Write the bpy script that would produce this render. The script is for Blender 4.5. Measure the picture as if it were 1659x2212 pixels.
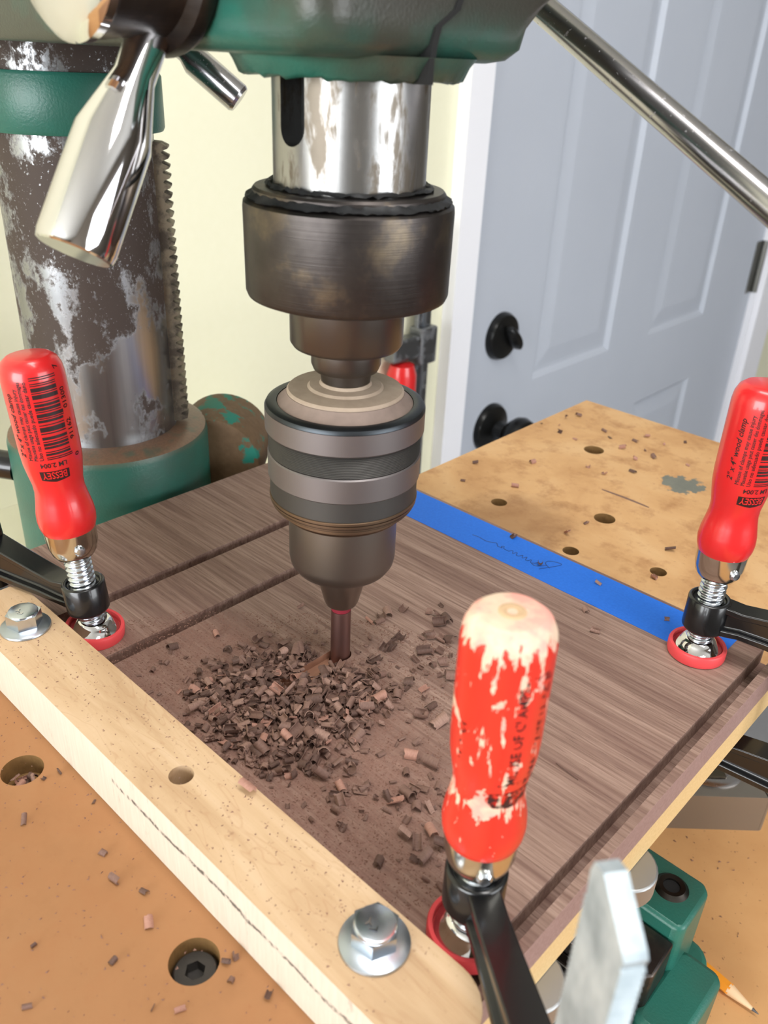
import bpy, bmesh, math, random
from mathutils import Vector, Matrix
for o in list(bpy.data.objects): bpy.data.objects.remove(o)
S = bpy.context.scene
COL = S.collection
PI = math.pi
R = math.radians

# ------------------------------------------------------------------ camera, world, lights
cam = bpy.data.cameras.new('camera')
cam_ob = bpy.data.objects.new('camera', cam); COL.objects.link(cam_ob)
cr, cu, cw = Vector((.7239,.6887,.0409)), Vector((-.3555,.3216,.8776)), Vector((-.5912,.6498,-.4777))
CAMPOS = Vector((.19956,-.19638,.22))
cam_ob.matrix_world = Matrix(((cr.x,cu.x,-cw.x,CAMPOS.x),(cr.y,cu.y,-cw.y,CAMPOS.y),(cr.z,cu.z,-cw.z,CAMPOS.z),(0,0,0,1)))
cam.sensor_fit = 'VERTICAL'; cam.sensor_height = 35.0; cam.lens = 35.0*1820/2212
cam.clip_start = .01; cam.clip_end = 50
cam.dof.use_dof = True; cam.dof.focus_distance = .35; cam.dof.aperture_fstop = 17.0
S.camera = cam_ob

world = bpy.data.worlds.new('world'); S.world = world; world.use_nodes = True
world.node_tree.nodes['Background'].inputs[0].default_value = (.9,.95,1,1)
world.node_tree.nodes['Background'].inputs[1].default_value = .3

def area(name, loc, rot, sx, sy, power, color=(1,1,1)):
    l = bpy.data.lights.new(name,'AREA'); l.shape='RECTANGLE'; l.size=sx; l.size_y=sy; l.energy=power; l.color=color
    o = bpy.data.objects.new(name,l); COL.objects.link(o); o.location=loc; o.rotation_euler=rot
    return o
area('window_daylight', (.46,-2.55,.42), (R(90),0,0), 1.75, 1.3, 52, (.95,.98,1))       # through window_1, faces +Y
area('front_window_daylight', (2.15,.5,.35), (R(90),0,R(90)), 1.5, 1.0, 17, (.95,.98,1))   # through window_2, faces -X
area('ceiling_lamp_light', (.45,-.1,1.17), (0,0,0), 1.2, .25, 11, (1,.98,.95))
S.view_settings.view_transform='Standard'; S.view_settings.look='None'
S.view_settings.gamma=1; S.view_settings.use_curve_mapping=False
S.view_settings.exposure=0.3

# ------------------------------------------------------------------ material helpers
def s2l(c):
    return tuple(((v/255)/12.92 if v/255<=.04045 else ((v/255+.055)/1.055)**2.4) for v in c)
class NT:
    def __init__(s, name, rough=.5, metal=0, spec=.5, coat=0):
        s.m = bpy.data.materials.new(name); s.m.use_nodes=True
        s.t = s.m.node_tree; s.b = s.t.nodes['Principled BSDF']
        s.b.inputs['Roughness'].default_value=rough; s.b.inputs['Metallic'].default_value=metal
        s.b.inputs['Specular IOR Level'].default_value=spec
        if coat: s.b.inputs['Coat Weight'].default_value=coat; s.b.inputs['Coat Roughness'].default_value=.08
        s._tc=None
    def n(s,typ,**kw):
        nd=s.t.nodes.new(typ)
        for k,v in kw.items(): setattr(nd,k,v)
        return nd
    def L(s,a,b): s.t.links.new(a,b)
    def tc(s):
        if not s._tc: s._tc=s.n('ShaderNodeTexCoord').outputs['Object']
        return s._tc
    def geo(s): return s.n('ShaderNodeNewGeometry')
    def mapping(s, sc=(1,1,1), rot=(0,0,0), loc=(0,0,0)):
        mp=s.n('ShaderNodeMapping'); mp.inputs['Scale'].default_value=sc; mp.inputs['Rotation'].default_value=rot; mp.inputs['Location'].default_value=loc
        s.L(s.tc(),mp.inputs['Vector']); return mp.outputs[0]
    def noise(s, scale, sc=(1,1,1), detail=4, rough=.55, dist=0, rot=(0,0,0), loc=(0,0,0)):
        nz=s.n('ShaderNodeTexNoise'); nz.inputs['Scale'].default_value=scale; nz.inputs['Detail'].default_value=detail
        nz.inputs['Roughness'].default_value=rough; nz.inputs['Distortion'].default_value=dist
        s.L(s.mapping(sc,rot,loc),nz.inputs['Vector']); return nz.outputs[0]
    def ramp(s, fac, stops, interp='LINEAR'):
        r=s.n('ShaderNodeValToRGB'); r.color_ramp.interpolation=interp
        e=r.color_ramp.elements
        while len(e)<len(stops): e.new(.5)
        for i,(p,c) in enumerate(stops):
            e[i].position=p; e[i].color=(*c,1) if isinstance(c,tuple) else (c,c,c,1)
        s.L(fac,r.inputs[0]); return r.outputs[0]
    def mix(s, fac, a, b, mode='MIX'):
        m=s.n('ShaderNodeMix'); m.data_type='RGBA'; m.blend_type=mode
        for inp,v in ((m.inputs[0],fac),(m.inputs[6],a),(m.inputs[7],b)):
            if hasattr(v,'links'): s.L(v,inp)
            elif isinstance(v,tuple): inp.default_value=(*v,1)
            else: inp.default_value=v
        return m.outputs[2]
    def math(s, op, a, b=0, c=0, clamp=False):
        m=s.n('ShaderNodeMath'); m.operation=op; m.use_clamp=clamp
        for i,v in enumerate((a,b,c)):
            if hasattr(v,'links'): s.L(v,m.inputs[i])
            else: m.inputs[i].default_value=v
        return m.outputs[0]
    def sep(s, vec=None):
        x=s.n('ShaderNodeSeparateXYZ'); s.L(vec or s.tc(),x.inputs[0]); return x.outputs
    def dist2(s, p, radius, vec=None):      # gaussian-ish blob mask around a point in object space
        v=s.n('ShaderNodeVectorMath'); v.operation='DISTANCE'; s.L(s.tc(),v.inputs[0]); v.inputs[1].default_value=p
        return s.math('SUBTRACT',1,s.math('DIVIDE',v.outputs['Value'],radius),clamp=True)
    def color(s,c): 
        if isinstance(c,tuple): s.b.inputs['Base Color'].default_value=(*c,1)
        else: s.L(c,s.b.inputs['Base Color'])
        return s
    def bump(s, h, strength=.3, dist=.0005):
        b=s.n('ShaderNodeBump'); b.inputs['Strength'].default_value=strength; b.inputs['Distance'].default_value=dist
        s.L(h,b.inputs['Height']); s.L(b.outputs[0],s.b.inputs['Normal']); return s
    def rough(s,v): s.L(v,s.b.inputs['Roughness']); return s
    def metal(s,v): s.L(v,s.b.inputs['Metallic']); return s

def simple(name,rgb,rough=.5,metal=0,spec=.5,coat=0,var=.0,nscale=200):
    m=NT(name,rough,metal,spec,coat); c=s2l(rgb)
    if var:
        n=m.noise(nscale); m.color(m.mix(n,tuple(x*(1-var) for x in c),tuple(min(1,x*(1+var)) for x in c)))
    else: m.color(c)
    return m.m
MT={}
def mats():
    # walnut
    m=NT('walnut_wood',.62,0,.25)
    g1=m.noise(1,(16,620,300),7,.68,.4); g2=m.noise(1,(5,85,60),3,.5,.8,loc=(3,1,0)); g3=m.noise(1,(90,2600,900),3,.6,0)
    c=m.ramp(g1,[(.30,s2l((110,84,74))),(.5,s2l((148,121,109))),(.70,s2l((172,145,132)))])
    c=m.mix(m.ramp(g2,[(.48,0.0),(.66,.60)]),c,s2l((108,80,72)))
    pores=m.ramp(g3,[(.30,.75),(.40,0.0)]); c=m.mix(pores,c,s2l((76,55,49)))
    # brown sawdust film lying around the drilled slot
    blob=m.math('MAXIMUM',m.dist2((.012,-.045,0),.062),m.dist2((.055,-.058,0),.06))
    blob=m.math('MAXIMUM',blob,m.dist2((-.035,-.05,0),.045))
    dn=m.noise(220,(1,1,1),5,.7)
    mask=m.math('MULTIPLY',m.ramp(blob,[(.0,0.0),(.45,.85)]),m.ramp(dn,[(.35,.45),(.6,1.0)]))
    dust=m.mix(m.noise(1500,detail=2),s2l((104,74,64)),s2l((150,114,102)))
    c=m.mix(mask,c,dust)
    m.color(c).bump(m.math('ADD',g3,m.math('MULTIPLY',dn,.6)),.35,.0004); MT['walnut']=m.m
    m=NT('lit_walnut_end_grain',.65,0,.2)
    n=m.noise(1,(200,900,900),4); m.color(m.mix(n,s2l((132,104,98)),s2l((172,142,136)))); MT['walnut_end']=m.m  # end grain coloured paler and pinker for the light falling on it
    m=NT('fresh_walnut',.7,0,.2); n=m.noise(1,(300,120,300),4); m.color(m.mix(n,s2l((150,108,88)),s2l((186,142,118)))); MT['fresh']=m.m
    for i,(a,b) in enumerate((((90,66,58),(136,106,94)),((112,84,74),(164,132,118)),((140,98,84),(180,138,122)),((70,51,45),(110,84,74)))):
        m=NT('walnut_shaving',.6,0,.3); n=m.noise(1,(2500,500,800),3); m.color(m.mix(n,s2l(a),s2l(b))).bump(n,.5,.0003); MT['chip%d'%i]=m.m
    # mdf
    m=NT('tan_fibreboard',.6,0,.25)
    n1=m.noise(14,(1,1,1),5,.6,.5); n2=m.noise(300,detail=4,rough=.7); n3=m.noise(60,detail=4,rough=.65,loc=(5,2,1))
    c=m.ramp(n1,[(.3,s2l((178,134,90))),(.5,s2l((198,156,110))),(.7,s2l((206,168,124)))])
    c=m.mix(m.ramp(n3,[(.50,0.0),(.70,.6)]),c,s2l((150,104,66)))
    c=m.mix(m.ramp(n2,[(.62,0.0),(.78,.55)]),c,s2l((118,76,50)))
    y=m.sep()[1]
    worn=m.ramp(m.math('ADD',m.math('MULTIPLY',y,-1),m.math('MULTIPLY',n1,.10)),[(.085,0.0),(.145,1.0)])  # mask for a darker, browner tone towards the near side
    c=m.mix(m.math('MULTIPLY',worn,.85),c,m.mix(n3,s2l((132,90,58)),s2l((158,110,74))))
    spill=m.math('ADD',m.dist2((.0143,.288,-.0127),.021),m.math('MULTIPLY',m.math('SUBTRACT',m.noise(140,detail=3),.5),.9))
    c=m.mix(m.ramp(spill,[(.38,0.0),(.46,1.0)]),c,m.mix(n3,s2l((92,94,88)),s2l((128,128,118))))
    dustb=m.math('ADD',m.dist2((-.03,.172,-.0127),.05),m.math('MULTIPLY',m.math('SUBTRACT',n3,.5),.7))
    c=m.mix(m.ramp(dustb,[(.2,0.0),(.6,.55)]),c,s2l((138,100,68)))
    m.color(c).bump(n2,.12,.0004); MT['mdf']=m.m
    m=NT('fibreboard_cut_edge',.8,0,.15); n=m.noise(900,detail=3); m.color(m.mix(n,s2l((204,170,118)),s2l((230,200,150)))); MT['mdf_edge']=m.m
    MT['mdf_hole']=simple('shaded_hole_wall',(128,98,62),.85,0,.1,0,.3,400)  # shade inside the drilled holes painted as a darker brown
    m=NT('bench_fibreboard',.7,0,.2); n=m.noise(30,detail=5); n2=m.noise(350,detail=3)
    c=m.mix(n,s2l((190,138,88)),s2l((214,166,114))); c=m.mix(m.ramp(n2,[(.66,0.0),(.75,.7)]),c,s2l((120,84,60))); m.color(c); MT['bench']=m.m
    # maple fence
    m=NT('pale_maple',.6,0,.25)
    n1=m.noise(1,(10,70,40),5,.6,1.2); n2=m.noise(500,detail=3,rough=.7); n3=m.noise(1,(30,900,400),3)
    c=m.ramp(n1,[(.3,s2l((176,142,106))),(.55,s2l((196,165,130))),(.75,s2l((206,178,146)))])
    ring=m.noise(1,(14,45,20),2,.5,2.2,loc=(1.3,.2,0)); c=m.mix(m.ramp(ring,[(.488,0.0),(.5,.26),(.510,0.0)]),c,s2l((160,112,76)))
    c=m.mix(m.ramp(n2,[(.62,0.0),(.75,.6)]),c,s2l((140,100,72)))
    c=m.mix(m.math('MULTIPLY',n3,.18),c,s2l((232,208,178)))
    m.color(c).bump(n3,.15,.0003); MT['maple']=m.m
    m=NT('lit_sawn_maple',.75,0,.2)  # sawn front face whitened for the light on it; dark line is its own
    n1=m.noise(1,(800,200,60),3); n2=m.noise(1,(400,500,60),4,.7)
    c=m.mix(n1,s2l((200,184,168)),s2l((222,210,196))); c=m.mix(m.ramp(n2,[(.62,0.0),(.72,.5)]),c,s2l((150,130,115)))
    x=m.sep(); n4=m.noise(1,(60,1,60),5,.7,loc=(7,0,0))
    line=m.math('ABSOLUTE',m.math('ADD',m.math('ADD',x[2],-.003),m.math('MULTIPLY',m.math('SUBTRACT',n4,.5),.006)))
    lm=m.math('MULTIPLY',m.ramp(m.math('MULTIPLY',line,1000),[(.45,1.0),(1.1,0.0)]),m.ramp(m.math('ADD',x[0],m.math('MULTIPLY',m.noise(1,(300,1,1),3),.12)),[(.06,0.0),(.075,.85)]))
    lm=m.math('MULTIPLY',lm,m.ramp(m.noise(1,(420,1,500),3,.7,loc=(2,0,4)),[(.42,.15),(.52,1.0)]))
    c=m.mix(lm,c,s2l((50,44,42))); m.color(c); MT['sawn_lit']=m.m
    # paints
    def green(name,grime,dustup):
        m=NT(name,.38,0,.5); n=m.noise(900,detail=2); n2=m.noise(26,detail=5,rough=.65)
        c=m.mix(n2,s2l((28,90,78)),s2l((40,106,92)))
        if grime: c=m.mix(m.ramp(m.noise(18,detail=4,loc=(2,5,1)),[(.42,grime),(.62,0.0)]),c,s2l((62,58,48)))
        if grime>.5:
            x_=m.sep(m.n('ShaderNodeNewGeometry').outputs['Position'])
            gx=m.math('MULTIPLY',m.ramp(m.math('ADD',x_[0],m.math('MULTIPLY',n2,.01)),[(.026,0.0),(.036,1.0)]),m.ramp(m.math('ADD',x_[2],m.math('MULTIPLY',n2,.004)),[(.2265,.25),(.232,.95)]))
            c=m.mix(gx,c,s2l((52,50,44)))
        if dustup:
            nz=m.sep(m.geo().outputs['Normal'])[2]
            d=m.math('MULTIPLY',m.ramp(nz,[(.15,0.0),(.5,1.0)]),m.ramp(m.noise(90,detail=5),[(.3,.4),(.48,1.0)]))
            c=m.mix(d,c,m.mix(m.noise(600),s2l((96,70,54)),s2l((138,106,84))))
        m.color(c).bump(n,.3,.0004); return m.m
    MT['green']=green('green_enamel',.25,False); MT['green_dusty']=green('dusty_green_enamel',.35,True); MT['green_grimy']=green('grimy_green_enamel',.9,False)
    m=NT('rusty_green_enamel',.6,0,.3); n=m.noise(55,detail=5,rough=.6)
    m.color(m.mix(m.ramp(n,[(.56,0.0),(.6,1.0)]),m.mix(m.noise(300),s2l((92,72,50)),s2l((122,98,74))),s2l((40,124,108)))).bump(n,.3,.0006); MT['green_rust']=m.m
    # metals
    def metal(name,rgb,rough,dirt=None,dscale=60,dsc=(1,1,1),lo=.5,hi=.62,bumpn=None):
        m=NT(name,rough,1); c=s2l(rgb)
        if dirt:
            n=m.noise(dscale,dsc,6,.65); k=m.ramp(n,[(lo,0.0),(hi,1.0)])
            m.color(m.mix(k,c,s2l(dirt))); m.metal(m.math('SUBTRACT',1,m.math('MULTIPLY',k,.85)))
            m.rough(m.math('ADD',rough,m.math('MULTIPLY',k,.35)))
        else: m.color(c)
        if bumpn: m.bump(m.noise(1,bumpn,2),.15,.0003)
        return m.m
    MT['chrome']=metal('polished_chrome',(222,220,222),.07)
    MT['chrome_worn']=metal('worn_chrome',(190,188,192),.2,(110,106,104),500,(1,1,1),.62,.72)
    MT['zinc']=metal('bright_zinc',(205,212,222),.22)
    MT['zinc_soft']=metal('zinc_flange',(176,184,194),.34)
    MT['nickel']=metal('nickel_ferrule',(206,200,188),.16)
    m=NT('galvanised_steel',.5,.45); m.color(m.ramp(m.noise(90,(1,1,.6),3),[(.35,s2l((140,152,160))),(.5,s2l((172,184,192))),(.65,s2l((198,208,214)))],'LINEAR')); MT['galv']=m.m
    m=NT('quill_steel',.32,1); n=m.noise(1,(120,120,14),5,.6); n2=m.noise(1,(140,140,40),5,.65,.4,loc=(3,1,2)); z=m.sep()[2]
    c=m.mix(n,s2l((132,130,128)),s2l((186,186,186)))
    stain=m.math('MULTIPLY',m.ramp(n2,[(.5,0.0),(.6,.8)]),1); c=m.mix(stain,c,s2l((104,92,76)))
    m.color(c).rough(m.math('ADD',.30,m.math('MULTIPLY',stain,.25))).bump(m.noise(1,(20,20,6000),1),.12,.0002); MT['quill']=m.m
    m=NT('column_steel',.35,1); n=m.noise(1,(45,45,32),6,.68); z=m.sep()[2]; n2=m.noise(700,detail=2); st=m.noise(1,(130,130,4),3)
    up=m.ramp(z,[(.28,0.0),(.34,.13)])
    k=m.ramp(m.math('ADD',n,up),[(.53,0.0),(.60,1.0)]); k=m.math('MULTIPLY',k,m.ramp(m.math('ADD',n2,m.math('MULTIPLY',n,-.5)),[(.36,1.0),(.44,.3)]))
    c=m.mix(k,m.mix(st,s2l((112,114,116)),s2l((196,198,202))),s2l((66,54,48)))
    m.color(c).metal(m.math('SUBTRACT',1,m.math('MULTIPLY',k,.9))).rough(m.math('ADD',.28,m.math('MULTIPLY',k,.4))); MT['column']=m.m
    m=NT('dark_blued_steel',.42,1); n=m.noise(40,detail=5,rough=.6); n2=m.noise(1,(10,10,3000),1)
    m.color(m.ramp(n,[(.3,s2l((58,54,53))),(.55,s2l((80,75,73))),(.7,s2l((118,106,90)))])).bump(n2,.2,.0002); MT['blued']=m.m
    MT['spindle']=metal('dark_spindle_steel',(104,98,94),.36)
    MT['chuck_band']=metal('satin_grey_steel',(128,122,122),.5); MT['chuck_dark']=metal('dark_knurled_steel',(88,86,84),.55)
    MT['chuck_black']=metal('black_chamfer_steel',(66,70,74),.4)
    m=NT('dusty_chuck_cap',.65,.1,.3); m.color(m.mix(m.noise(200,detail=3),s2l((150,132,116)),s2l((182,164,146)))); MT['chuck_cap']=m.m
    m=NT('dusty_brown_step',.6,.2,.3); m.color(m.mix(m.noise(200,detail=3),s2l((120,104,96)),s2l((148,130,120)))); MT['chuck_step']=m.m
    m=NT('bronze_ringed_steel',.45,1); w=m.noise(1,(1,1,1400),2); m.color(m.ramp(w,[(.35,s2l((66,56,50))),(.5,s2l((128,106,86))),(.65,s2l((84,74,68)))])); MT['chuck_rings']=m.m
    MT['chuck_nose']=metal('grey_chuck_nose',(128,122,116),.4); MT['jaw']=metal('chuck_jaw_steel',(150,142,134),.32)
    MT['bit']=metal('drill_bit_steel',(140,108,102),.42); MT['bit_red']=simple('red_shank_mark',(124,32,46),.4)
    MT['grease']=simple('black_grease',(26,26,28),.5,0,.5,0,.5,600)
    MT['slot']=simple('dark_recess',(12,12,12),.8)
    MT['black']=simple('black_enamel',(16,16,18),.26,0,.5,.3)
    MT['black_metal']=metal('black_oxide_steel',(58,54,50),.4)
    MT['rack']=metal('dirty_rack_steel',(126,116,100),.5,(70,60,50),120,(1,1,1),.45,.6)
    MT['screw_black']=simple('black_socket_screw',(54,50,47),.38,.2)
    MT['black_knob']=simple('black_door_hardware',(22,22,22),.28,.3)
    MT['red']=simple('glossy_red_lacquer',(206,34,36),.3,0,.5,.35,.06,150)
    MT['red_pad']=simple('red_plastic_cap',(226,76,80),.4,0,.4)
    MT['print']=simple('black_print',(38,6,8),.5)
    m=NT('worn_red_lacquer',.42,0,.4); z=m.sep()[2]
    n=m.noise(1,(420,420,95),5,.62); n2=m.noise(1,(140,140,120),4,.6,loc=(3,3,1)); n3=m.noise(300,detail=3)
    zz=m.math('MULTIPLY',z,10)
    top=m.ramp(m.math('ADD',zz,m.math('MULTIPLY',m.math('SUBTRACT',n,.5),.20)),[(.650,0.0),(.670,.30)])
    band=m.math('MULTIPLY',m.ramp(m.math('ABSOLUTE',m.math('SUBTRACT',zz,.19)),[(.0,.13),(.05,0.0)]),1)
    sm=m.math('ADD',m.math('MAXIMUM',m.math('ADD',n,-.005),m.math('ADD',n2,-.035)),m.math('ADD',top,band))
    k=m.ramp(sm,[(.605,0.0),(.625,1.0)])
    wood=m.mix(n3,s2l((198,168,142)),s2l((226,202,180)))
    pink=m.mix(m.ramp(m.noise(160,detail=3,loc=(1,8,2)),[(.45,0.0),(.6,.75)]),wood,s2l((238,150,140)))
    m.color(m.mix(k,s2l((208,50,36)),pink)).rough(m.math('ADD',.32,m.math('MULTIPLY',k,.35))); MT['red_worn']=m.m
    m=NT('worn_black_print',.6); n=m.noise(420,detail=3); m.color(s2l((52,14,14)))
    tr=m.n('ShaderNodeBsdfTransparent'); mx=m.n('ShaderNodeMixShader'); m.L(m.ramp(n,[(.46,1.0),(.56,0.0)]),mx.inputs[0])
    m.L(m.b.outputs[0],mx.inputs[1]); m.L(tr.outputs[0],mx.inputs[2])
    m.L(mx.outputs[0],[x for x in m.t.nodes if x.type=='OUTPUT_MATERIAL'][0].inputs[0]); MT['print_worn']=m.m
    m=NT('blue_masking_tape',.6,0,.3); n=m.noise(800,detail=2); m.color(m.mix(n,s2l((30,100,206)),s2l((44,118,224)))).bump(n,.2,.0002); MT['tape']=m.m
    MT['graphite']=simple('pencil_marks',(24,50,100),.5)
    # room
    m=NT('cream_wall_paint',.7,0,.2); n=m.noise(120,detail=3); m.color(m.mix(n,s2l((226,223,196)),s2l((230,227,202)))).bump(n,.05,.001); MT['wall']=m.m
    MT['panelling']=simple('dark_wall_panelling',(112,104,96),.7,0,.3,0,.2,4)
    MT['white']=simple('white_gloss_trim',(240,240,246),.35,0,.4)
    m=NT('grey_blue_door_paint',.45,0,.35); n=m.noise(6,detail=3); m.color(m.mix(n,s2l((184,190,202)),s2l((191,196,207)))); MT['door']=m.m
    MT['floor']=simple('grey_concrete',(150,150,152),.7,0,.3,0,.12,20)
    MT['ceiling']=simple('white_ceiling',(190,188,182),.8)
    MT['steel_bar']=metal('clamp_bar_steel',(130,132,136),.35,(92,92,94),60,(1,1,1),.5,.6)
    MT['hinge']=metal('brushed_nickel_hinge',(140,140,136),.4)
    MT['iron']=metal('grey_cast_iron',(168,168,168),.5)
    MT['pane']=NT('window_pane',.1).m
    p=MT['pane'].node_tree.nodes['Principled BSDF']; p.inputs['Emission Color'].default_value=(.9,.95,1,1); p.inputs['Emission Strength'].default_value=2.5
    MT['pencil']=simple('orange_pencil_lacquer',(238,150,40),.35); MT['pencil_wood']=simple('sharpened_pencil_wood',(226,190,150),.6); MT['lead']=simple('pencil_lead',(60,58,60),.4)
    MT['dust']=simple('sawdust',(128,96,84),.8,0,.2,0,.35,3000)
    MT['tape_case']=simple('satin_tape_case',(150,144,136),.3,.65)
    MT['clip']=metal('dark_belt_clip',(120,112,100),.18)
mats()

# ------------------------------------------------------------------ mesh helpers
class B:
    def __init__(s): s.v=[]; s.f=[]
    def add(s,v,f):
        k=len(s.v); s.v+= [tuple(p) for p in v]; s.f+=[tuple(i+k for i in q) for q in f]; return s
    def box(s,x0,x1,y0,y1,z0,z1,M=None):
        v=[(x,y,z) for x in (x0,x1) for y in (y0,y1) for z in (z0,z1)]
        if M: v=[M@Vector(p) for p in v]
        return s.add(v,[(0,1,3,2),(4,6,7,5),(0,4,5,1),(2,3,7,6),(0,2,6,4),(1,5,7,3)])
    def lathe(s,prof,seg=48,M=None,closed=False):
        n=len(prof); v=[]; f=[]
        for j in range(seg):
            a=2*PI*j/seg
            for r,z in prof: v.append(Vector((r*math.cos(a),r*math.sin(a),z)))
        rng=n if closed else n-1
        for j in range(seg):
            k=(j+1)%seg
            for i in range(rng):
                i2=(i+1)%n
                f.append((j*n+i,k*n+i,k*n+i2,j*n+i2))
        if not closed:
            if prof[0][0]>1e-6: f.append(tuple(j*n for j in range(seg))[::-1])
            if prof[-1][0]>1e-6: f.append(tuple(j*n+n-1 for j in range(seg)))
        if M: v=[M@p for p in v]
        return s.add(v,f)
    def prism(s,poly,z0,z1,M=None):
        n=len(poly); v=[Vector((x,y,z0)) for x,y in poly]+[Vector((x,y,z1)) for x,y in poly]
        if M: v=[M@p for p in v]
        return s.add(v,[tuple(range(n))[::-1],tuple(range(n,2*n))]+[(i,(i+1)%n,n+(i+1)%n,n+i) for i in range(n)])
    def loft(s,rings,cap=True):
        n=len(rings[0]); v=[p for r_ in rings for p in r_]; f=[]
        for a in range(len(rings)-1):
            for i in range(n): f.append((a*n+i,a*n+(i+1)%n,(a+1)*n+(i+1)%n,(a+1)*n+i))
        if cap: f+= [tuple(range(n))[::-1],tuple((len(rings)-1)*n+i for i in range(n))]
        return s.add(v,f)
    def tube(s,pts,rad,seg=12):
        pts=[Vector(p) for p in pts]; rings=[]
        up=None
        for i,p in enumerate(pts):
            d=(pts[min(i+1,len(pts)-1)]-pts[max(i-1,0)]).normalized()
            if up is None: up=d.orthogonal().normalized()
            a=(up-d*up.dot(d)).normalized(); b=d.cross(a); up=a
            r=rad[i] if isinstance(rad,(list,tuple)) else rad
            rings.append([p+(a*math.cos(2*PI*j/seg)+b*math.sin(2*PI*j/seg))*r for j in range(seg)])
        return s.loft(rings)
    def mesh(s,name='mesh',smooth=None,shift=None):
        me=bpy.data.meshes.new(name)
        vs=s.v if shift is None else [tuple(Vector(p)-shift) for p in s.v]
        me.from_pydata(vs,[],s.f); me.update()
        bm=bmesh.new(); bm.from_mesh(me); bmesh.ops.remove_doubles(bm,verts=bm.verts,dist=1e-7)
        bmesh.ops.recalc_face_normals(bm,faces=bm.faces); bm.to_mesh(me); bm.free()
        if smooth is not None:
            me.polygons.foreach_set('use_smooth',[True]*len(me.polygons))
            try: me.set_sharp_from_angle(angle=R(smooth))
            except Exception: pass
        return me
def obj(name,me,mat,parent=None,loc=None):
    o=bpy.data.objects.new(name,me); COL.objects.link(o)
    if mat is not None:
        for m_ in (mat if isinstance(mat,(list,tuple)) else [mat]): me.materials.append(MT[m_] if isinstance(m_,str) else m_)
    if parent: o.parent=parent
    if loc is not None: o.location=loc
    return o
def base_of(p):
    v=Vector((0,0,0))
    while p: v+=Vector(p.location); p=p.parent
    return v
def part(name,b,mat,parent,smooth=35,bevel=0):      # b in world space, parent unrotated
    o=obj(name,b.mesh(name,smooth,base_of(parent)),mat,parent)
    if bevel: bev(o,bevel)
    return o
def lpart(name,b,mat,parent,smooth=35,bevel=0):     # b in the parent's own space
    o=obj(name,b.mesh(name,smooth),mat,parent)
    if bevel: bev(o,bevel)
    return o
def bev(o,w,seg=2,ang=40):
    m=o.modifiers.new('bevel','BEVEL'); m.width=w; m.segments=seg; m.limit_method='ANGLE'; m.angle_limit=R(ang); m.harden_normals=False
def thing(name,label,cat,loc=(0,0,0),group=None):
    o=bpy.data.objects.new(name,None); COL.objects.link(o); o.location=loc; o.empty_display_size=.01
    o['label']=label; o['category']=cat
    if group: o['group']=group
    return o
def tag(o,label,cat,group=None,kind=None):
    o['label']=label; o['category']=cat
    if group: o['group']=group
    if kind: o['kind']=kind
    return o
def struct(o): o['kind']='structure'; return o
def boolean(o,cutters):
    for b in cutters:
        c=bpy.data.objects.new('cutter',b.mesh()); COL.objects.link(c); c.location=o.location; c.parent=o.parent
        m=o.modifiers.new('b','BOOLEAN'); m.operation='DIFFERENCE'; m.solver='EXACT'; m.object=c
        dg=bpy.context.evaluated_depsgraph_get(); dg.update()
        me=bpy.data.meshes.new_from_object(o.evaluated_get(dg))
        o.modifiers.clear(); o.data=me
        bpy.data.objects.remove(c)
def rotz(a): return Matrix.Rotation(a,4,'Z')
def axis_matrix(origin,direction):
    q=Vector(direction).to_track_quat('Z','Y'); return Matrix.Translation(origin)@q.to_matrix().to_4x4()
def arc(cx,cy,r,a0,a1,n): return [(cx+r*math.cos(R(a0+(a1-a0)*i/n)),cy+r*math.sin(R(a0+(a1-a0)*i/n))) for i in range(n+1)]
def rrect(x0,x1,y0,y1,r,n=6):
    return arc(x1-r,y0+r,r,-90,0,n)+arc(x1-r,y1-r,r,0,90,n)+arc(x0+r,y1-r,r,90,180,n)+arc(x0+r,y0+r,r,180,270,n)
def text2d(body,size,align='LEFT',shear=0):
    cu=bpy.data.curves.new('t','FONT'); cu.body=body; cu.size=size; cu.align_x=align; cu.shear=shear; cu.resolution_u=2; cu.offset=size*.016
    o=bpy.data.objects.new('t',cu); COL.objects.link(o)
    dg=bpy.context.evaluated_depsgraph_get(); dg.update()
    me=o.evaluated_get(dg).to_mesh(); v=[(p.co.x,p.co.y) for p in me.vertices]; f=[tuple(p.vertices) for p in me.polygons]
    o.evaluated_get(dg).to_mesh_clear(); bpy.data.objects.remove(o); bpy.data.curves.remove(cu)
    return v,f

# ------------------------------------------------------------------ the room
WX=-.45; FZ=-1.2; CZ=1.25
struct(obj('floor',B().box(-.6,2.3,-2.7,2.6,FZ-.05,FZ).mesh(),'floor'))
struct(obj('ceiling',B().box(-.6,2.3,-2.7,2.6,CZ,CZ+.05).mesh(),'ceiling'))
DY0,DY1=.662,1.632
b=B().box(WX-.12,WX,-2.7,DY0-.012,FZ,CZ).box(WX-.12,WX,DY1+.012,2.6,FZ,CZ).box(WX-.12,WX,DY0-.012,DY1+.012,.86,CZ)
struct(obj('wall_back',b.mesh(),'wall'))
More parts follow.
